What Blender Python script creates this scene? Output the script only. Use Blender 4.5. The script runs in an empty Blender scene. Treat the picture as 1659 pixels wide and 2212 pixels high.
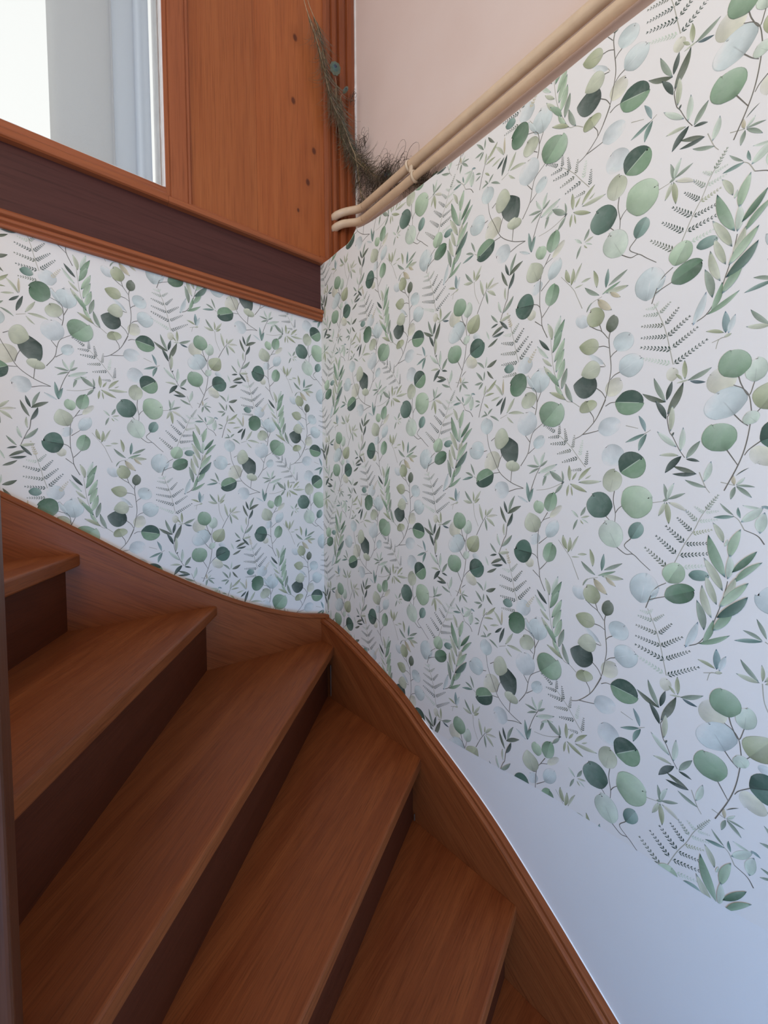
import bpy, bmesh, math, random
import numpy as np
from mathutils import Vector, Matrix, noise

S = bpy.context.scene
COL = S.collection

# ------------------------------------------------------------------ camera
def build_camera():
    f, pitch, roll, yaw = 918.4147, 0.0418822, -0.0060857, 0.6945985
    F = Vector((math.sin(yaw)*math.cos(pitch), math.cos(yaw)*math.cos(pitch), -math.sin(pitch)))
    R = Vector((math.cos(yaw), -math.sin(yaw), 0)); U = R.cross(F)
    c, s = math.cos(roll), math.sin(roll)
    R2 = c*R+s*U; U2 = -s*R+c*U
    M = Matrix((R2, U2, -F)).transposed().to_4x4()
    M.translation = Vector((-0.81839, -1.32513, -0.00926))
    cd = bpy.data.cameras.new('camera'); co = bpy.data.objects.new('camera', cd)
    cd.sensor_fit = 'HORIZONTAL'; cd.sensor_width = 36.0; cd.lens = f/1659*36.0
    cd.clip_start = 0.02
    co.matrix_world = M; COL.objects.link(co); S.camera = co
build_camera()

# ------------------------------------------------------------------ world, lights, exposure
def world():
    w = bpy.data.worlds.new('sky'); S.world = w; w.use_nodes = True
    nt = w.node_tree; bg = nt.nodes['Background']
    bg.inputs[0].default_value = (1.0, 0.99, 0.975, 1); bg.inputs[1].default_value = 1.5
world()
def area(name, loc, target, size, power, color):
    l = bpy.data.lights.new(name, 'AREA'); l.shape = 'RECTANGLE'; l.size = size[0]; l.size_y = size[1]
    l.energy = power; l.color = color
    o = bpy.data.objects.new(name, l); COL.objects.link(o)
    o.location = loc; d = Vector(target)-Vector(loc)
    o.rotation_euler = d.to_track_quat('-Z', 'Y').to_euler()
    return o
area('landing_lamp', (-1.50, -1.75, 1.25), (0.0, -0.5, -0.05), (0.5, 0.5), 10.0, (1.0, 0.74, 0.50))
area('hall_window_light', (-0.88, -2.5, -0.8), (0.0, -1.15, -0.85), (0.8, 0.9), 47.0, (0.28, 0.56, 1.0))
S.view_settings.view_transform = 'Standard'; S.view_settings.look = 'None'
S.view_settings.gamma = 1.0; S.view_settings.use_curve_mapping = False
S.view_settings.exposure = -0.52

# ------------------------------------------------------------------ helpers
def lin(c):
    out = []
    for v in c:
        v /= 255.0
        out.append(v/12.92 if v <= 0.04045 else ((v+0.055)/1.055)**2.4)
    return out
def mat(name):
    m = bpy.data.materials.new(name); m.use_nodes = True
    nt = m.node_tree
    return m, nt, nt.nodes['Principled BSDF']
def N(nt, t, **kw):
    n = nt.nodes.new(t)
    for k, v in kw.items():
        if k in n.inputs.keys() if hasattr(n.inputs, 'keys') else False: n.inputs[k].default_value = v
        else: setattr(n, k, v)
    return n
def mixc(nt, fac, a, b, mode='MIX'):
    n = nt.nodes.new('ShaderNodeMix'); n.data_type = 'RGBA'; n.blend_type = mode
    for sock, val in ((n.inputs[0], fac), (n.inputs[6], a), (n.inputs[7], b)):
        if hasattr(val, 'links'): nt.links.new(val, sock)
        elif isinstance(val, (int, float)): sock.default_value = val
        else: sock.default_value = (*val[:3], 1)
    return n.outputs[2]
def ramp(nt, src, p0, p1):
    n = nt.nodes.new('ShaderNodeMapRange'); n.inputs[1].default_value = p0; n.inputs[2].default_value = p1
    nt.links.new(src, n.inputs[0]); return n.outputs[0]
def coords(nt, scale):
    tc = nt.nodes.new('ShaderNodeTexCoord'); mp = nt.nodes.new('ShaderNodeMapping')
    mp.inputs['Scale'].default_value = scale
    nt.links.new(tc.outputs['Object'], mp.inputs[0]); return mp.outputs[0]
def noise_tex(nt, vec, scale, detail=4, rough=0.55, dist=0.0):
    n = nt.nodes.new('ShaderNodeTexNoise'); n.inputs['Scale'].default_value = scale
    n.inputs['Detail'].default_value = detail; n.inputs['Roughness'].default_value = rough
    n.inputs['Distortion'].default_value = dist
    nt.links.new(vec, n.inputs['Vector']); return n.outputs[0]

# wood: grain runs along the object's local X axis
def wood(name, ca, cb, rough=0.42, pores=0.5, fine=1.0, knots=None, band=7.0, bumpd=0.12, coat=0.0):
    m, nt, b = mat(name)
    v = coords(nt, (0.35, 5.0, 5.0))
    broad = noise_tex(nt, v, band, 4, 0.6, 0.8)
    v2 = coords(nt, (3.0, 90.0, 90.0))
    fin = noise_tex(nt, v2, 4.0*fine, 3, 0.6)
    v3 = coords(nt, (14.0, 420.0, 420.0))
    por = noise_tex(nt, v3, 1.0, 2, 0.5)
    c = mixc(nt, ramp(nt, broad, 0.3, 0.7), ca, cb)
    dk = [x*0.55 for x in ca]
    f1 = nt.nodes.new('ShaderNodeMath'); f1.operation = 'MULTIPLY'
    nt.links.new(ramp(nt, fin, 0.48, 0.80), f1.inputs[0]); f1.inputs[1].default_value = 0.7
    c = mixc(nt, f1.outputs[0], c, dk)
    f2 = nt.nodes.new('ShaderNodeMath'); f2.operation = 'MULTIPLY'
    nt.links.new(ramp(nt, por, 0.62, 0.75), f2.inputs[0]); f2.inputs[1].default_value = pores
    c = mixc(nt, f2.outputs[0], c, [x*0.35 for x in ca])
    if knots:
        oi = nt.nodes.new('ShaderNodeObjectInfo')
        c = mixc(nt, oi.outputs['Random'], c, [0.90, 0.94, 1.0], 'MULTIPLY')
        wv = nt.nodes.new('ShaderNodeTexWave'); wv.wave_type = 'RINGS'; wv.rings_direction = 'Z'
        wv.inputs['Scale'].default_value = 9.0; wv.inputs['Distortion'].default_value = 5.0; wv.inputs['Detail'].default_value = 1.5; wv.inputs['Detail Scale'].default_value = 0.8
        mw = nt.nodes.new('ShaderNodeMapping'); mw.inputs['Location'].default_value = (-0.22, 0.55, 0); mw.inputs['Scale'].default_value = (0.22, 7.0, 1)
        tw = nt.nodes.new('ShaderNodeTexCoord'); nt.links.new(tw.outputs['Object'], mw.inputs[0]); nt.links.new(mw.outputs[0], wv.inputs['Vector'])
        fw = nt.nodes.new('ShaderNodeMath'); fw.operation = 'MULTIPLY'; fw.inputs[1].default_value = 0.30
        nt.links.new(ramp(nt, wv.outputs['Fac'], 0.55, 1.0), fw.inputs[0])
        c = mixc(nt, fw.outputs[0], c, [ca[0]*0.72, ca[1]*0.6, ca[2]*0.6])
        tc = nt.nodes.new('ShaderNodeTexCoord')
        for kx, kz, kr in knots:
            mp = nt.nodes.new('ShaderNodeMapping'); mp.vector_type = 'POINT'
            mp.inputs['Location'].default_value = (-kz/(kr*1.5), -kx/kr, 0)
            mp.inputs['Scale'].default_value = (1/(kr*1.5), 1/kr, 0.0)
            nt.links.new(tc.outputs['Object'], mp.inputs[0])
            ln = nt.nodes.new('ShaderNodeVectorMath'); ln.operation = 'LENGTH'
            nt.links.new(mp.outputs[0], ln.inputs[0])
            halo = nt.nodes.new('ShaderNodeMath'); halo.operation = 'MULTIPLY'
            nt.links.new(ramp(nt, ln.outputs['Value'], 4.0, 0.6), halo.inputs[0]); halo.inputs[1].default_value = 0.28
            c = mixc(nt, halo.outputs[0], c, [x*0.6 for x in ca])
            core = nt.nodes.new('ShaderNodeMath'); core.operation = 'MULTIPLY'
            nt.links.new(ramp(nt, ln.outputs['Value'], 1.15, 0.6), core.inputs[0]); core.inputs[1].default_value = 0.85
            c = mixc(nt, core.outputs[0], c, [ca[0]*0.22, ca[1]*0.18, ca[2]*0.3])
    nt.links.new(c, b.inputs['Base Color'])
    rr = nt.nodes.new('ShaderNodeMapRange'); rr.inputs[3].default_value = rough-0.08; rr.inputs[4].default_value = rough+0.12
    nt.links.new(broad, rr.inputs[0]); nt.links.new(rr.outputs[0], b.inputs['Roughness'])
    b.inputs['Specular IOR Level'].default_value = 0.22; b.inputs['Coat Weight'].default_value = coat; b.inputs['Coat Roughness'].default_value = 0.3
    bp = nt.nodes.new('ShaderNodeBump'); bp.inputs['Strength'].default_value = bumpd; bp.inputs['Distance'].default_value = 0.002
    nt.links.new(por, bp.inputs['Height']); nt.links.new(bp.outputs[0], b.inputs['Normal'])
    return m
def plaster(name, ca, cb, rough=0.75, scale=3.0, bump=0.15, bscale=180.0):
    m, nt, b = mat(name)
    v = coords(nt, (1, 1, 1))
    n1 = noise_tex(nt, v, scale, 3, 0.5)
    nt.links.new(mixc(nt, ramp(nt, n1, 0.35, 0.65), ca, cb), b.inputs['Base Color'])
    b.inputs['Roughness'].default_value = rough
    n2 = noise_tex(nt, v, bscale, 3, 0.6)
    bp = nt.nodes.new('ShaderNodeBump'); bp.inputs['Strength'].default_value = bump; bp.inputs['Distance'].default_value = 0.001
    nt.links.new(n2, bp.inputs['Height']); nt.links.new(bp.outputs[0], b.inputs['Normal'])
    return m
def plain(name, c, rough=0.5, spec=0.5):
    m, nt, b = mat(name)
    v = coords(nt, (1, 1, 1)); n1 = noise_tex(nt, v, 30.0, 3, 0.5)
    nt.links.new(mixc(nt, ramp(nt, n1, 0.3, 0.7), [x*0.93 for x in c], [min(1, x*1.05) for x in c]), b.inputs['Base Color'])
    b.inputs['Roughness'].default_value = rough; b.inputs['Specular IOR Level'].default_value = spec
    return m

PAPER = (0.800, 0.785, 0.765)
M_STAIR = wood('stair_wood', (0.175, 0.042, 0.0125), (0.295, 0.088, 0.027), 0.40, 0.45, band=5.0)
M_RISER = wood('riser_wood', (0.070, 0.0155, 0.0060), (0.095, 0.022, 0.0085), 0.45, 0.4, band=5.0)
M_STRING = wood('string_wood', (0.215, 0.055, 0.016), (0.29, 0.086, 0.026), 0.40, 0.4, fine=0.7, band=8.0)
M_NEWEL = wood('newel_wood', (0.095, 0.030, 0.013), (0.125, 0.042, 0.018), 0.45, 0.3, band=6.0)
M_PINE = wood('pine_panel_wood', (0.35, 0.094, 0.026), (0.44, 0.136, 0.040), 0.36, 0.08, fine=0.45, band=3.0, coat=0.2, bumpd=0.04,
    knots=[(-0.082, 1.53, 0.0085), (-0.092, 1.32, 0.0085), (-0.014, 1.194, 0.0085), (-0.04, 1.076, 0.0085),
           (-0.079, 0.966, 0.005), (-0.069, 0.831, 0.0045)])
M_MOULD = wood('pine_moulding_wood', (0.225, 0.055, 0.017), (0.285, 0.078, 0.024), 0.36, 0.1, fine=0.5, band=3.0, coat=0.2, bumpd=0.04)
M_FRAME = wood('pine_frame_wood', (0.315, 0.089, 0.033), (0.37, 0.113, 0.042), 0.33, 0.08, fine=0.5, band=3.0, coat=0.2, bumpd=0.04)
M_BEAM = wood('beam_wood', (0.075, 0.0265, 0.023), (0.095, 0.034, 0.029), 0.42, 0.12, fine=0.4, band=4.0, bumpd=0.06)
M_WHITE = plaster('white_wall_paint', (0.78, 0.78, 0.78), (0.82, 0.82, 0.82), 0.7, 2.0)
M_PINK = plaster('old_cream_pink_paint', (0.70, 0.555, 0.50), (0.74, 0.61, 0.56), 0.6, 2.5, 0.2, 60.0)
M_PAPER = plaster('wallpaper_paper', PAPER, [x*0.985 for x in PAPER], 0.65, 6.0, 0.08, 700.0)
M_PIPE = plain('cream_pipe_paint', (0.66, 0.50, 0.35), 0.32)
M_CAULK = plain('white_caulk', (0.85, 0.82, 0.80), 0.6)

def link(o, parent=None):
    COL.objects.link(o)
    if parent: o.parent = parent
    return o
def tag(o, label=None, cat=None, group=None, kind=None):
    for k, v in (('label', label), ('category', cat), ('group', group), ('kind', kind)):
        if v: o[k] = v
    return o
def empty(name, loc=(0, 0, 0)):
    o = bpy.data.objects.new(name, None); o.location = loc; o.empty_display_size = 0.05
    return link(o)
# world-space verts -> object with its own frame (local X along `grain`)
def mesh(name, verts, faces, m, parent=None, grain=(1, 0, 0), bevel=0.0, seg=2, smooth=False, origin=None):
    gx = Vector(grain).normalized()
    up = Vector((0, 0, 1)) if abs(gx.z) < 0.95 else Vector((0, 1, 0))
    gy = up.cross(gx).normalized(); gz = gx.cross(gy)
    R = Matrix((gx, gy, gz)).transposed().to_4x4()
    org = Vector(origin) if origin is not None else Vector((0, 0, 0))
    Mw = Matrix.Translation(org) @ R; inv = Mw.inverted()
    me = bpy.data.meshes.new(name)
    me.from_pydata([tuple(inv @ Vector(v)) for v in verts], [], faces); me.update()
    bm = bmesh.new(); bm.from_mesh(me); bmesh.ops.recalc_face_normals(bm, faces=bm.faces); bm.to_mesh(me); bm.free()
    me.materials.append(m)
    if smooth:
        for p in me.polygons: p.use_smooth = True
    o = bpy.data.objects.new(name, me); link(o)
    if parent:
        o.parent = parent; o.matrix_parent_inverse = Matrix()
        o.matrix_local = par_world(parent).inverted() @ Mw
    else:
        o.matrix_world = Mw
    WM[o.name] = Mw
    if bevel:
        b = o.modifiers.new('bevel', 'BEVEL'); b.width = bevel; b.segments = seg; b.limit_method = 'ANGLE'; b.angle_limit = math.radians(40)
    return o
WM = {}
def par_world(p):
    return WM[p.name] if p.name in WM else Matrix.Translation(p.location)
def box(name, a, b, m, parent=None, grain=(1, 0, 0), bevel=0.0, seg=2):
    v = [(x, y, z) for x in (a[0], b[0]) for y in (a[1], b[1]) for z in (a[2], b[2])]
    f = [(0, 1, 3, 2), (4, 6, 7, 5), (0, 4, 5, 1), (2, 3, 7, 6), (0, 2, 6, 4), (1, 5, 7, 3)]
    return mesh(name, v, f, m, parent, grain, bevel, seg, origin=((a[0]+b[0])/2, (a[1]+b[1])/2, (a[2]+b[2])/2) if not m.name.startswith('pine_panel') else None)
def extrude(name, profile, path, m, parent=None, grain=(1, 0, 0), bevel=0.0, smooth=False, origin=None):
    """profile: function(i, pathpoint)->list of points ; joined into a closed tube with end caps"""
    rings = [profile(i, p) for i, p in enumerate(path)]
    n = len(rings[0]); v = [q for r in rings for q in r]; f = []
    for i in range(len(rings)-1):
        for j in range(n):
            k = (j+1) % n
            f.append((i*n+j, i*n+k, (i+1)*n+k, (i+1)*n+j))
    f.append(tuple(range(n))); f.append(tuple((len(rings)-1)*n+j for j in range(n-1, -1, -1)))
    return mesh(name, v, f, m, parent, grain, bevel, smooth=smooth, origin=origin)
def catmull(pts, n=8):
    P = [Vector(p) for p in pts]; P = [2*P[0]-P[1]]+P+[2*P[-1]-P[-2]]; out = []
    for i in range(1, len(P)-2):
        for k in range(n):
            t = k/n; a, b, c, d = P[i-1:i+3]
            out.append(0.5*((2*b)+(c-a)*t+(2*a-5*b+4*c-d)*t*t+(-a+3*b-3*c+d)*t**3))
    out.append(P[-2]); return out
def tube(name, pts, rad, m, parent=None, seg=12, smooth=True, origin=None):
    pts = [Vector(p) for p in pts]; rings = []; nrm = None
    for i, p in enumerate(pts):
        d = (pts[min(i+1, len(pts)-1)]-pts[max(i-1, 0)]).normalized()
        if nrm is None: nrm = d.orthogonal().normalized()
        nrm = (nrm-d*nrm.dot(d)).normalized(); bn = d.cross(nrm)
        r = rad(i/(len(pts)-1)) if callable(rad) else rad
        rings.append([p+r*(math.cos(a)*nrm+math.sin(a)*bn) for a in [2*math.pi*k/seg for k in range(seg)]])
    return extrude(name, lambda i, p: rings[i], pts, m, parent, smooth=smooth, origin=origin)

# ------------------------------------------------------------------ structure: walls
Y_END = -3.4
wr = box('wall_right', (0.0, Y_END, -1.75), (0.150, 0.0, 0.797), M_WHITE); tag(wr, 'lower right wall covered in leafy wallpaper above a plain white painted strip', kind='structure')
wu = box('wall_upper', (0.152, Y_END, 0.70), (0.25, 0.05, 2.75), M_PINK); tag(wu, 'old cream pink painted wall set back above the wallpaper', kind='structure')
wl = box('wall_left', (-1.35, 0.0, -1.75), (0.0, 0.12, 0.604), M_WHITE); tag(wl, 'back wall with leafy wallpaper under the dark beam', kind='structure')

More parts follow.
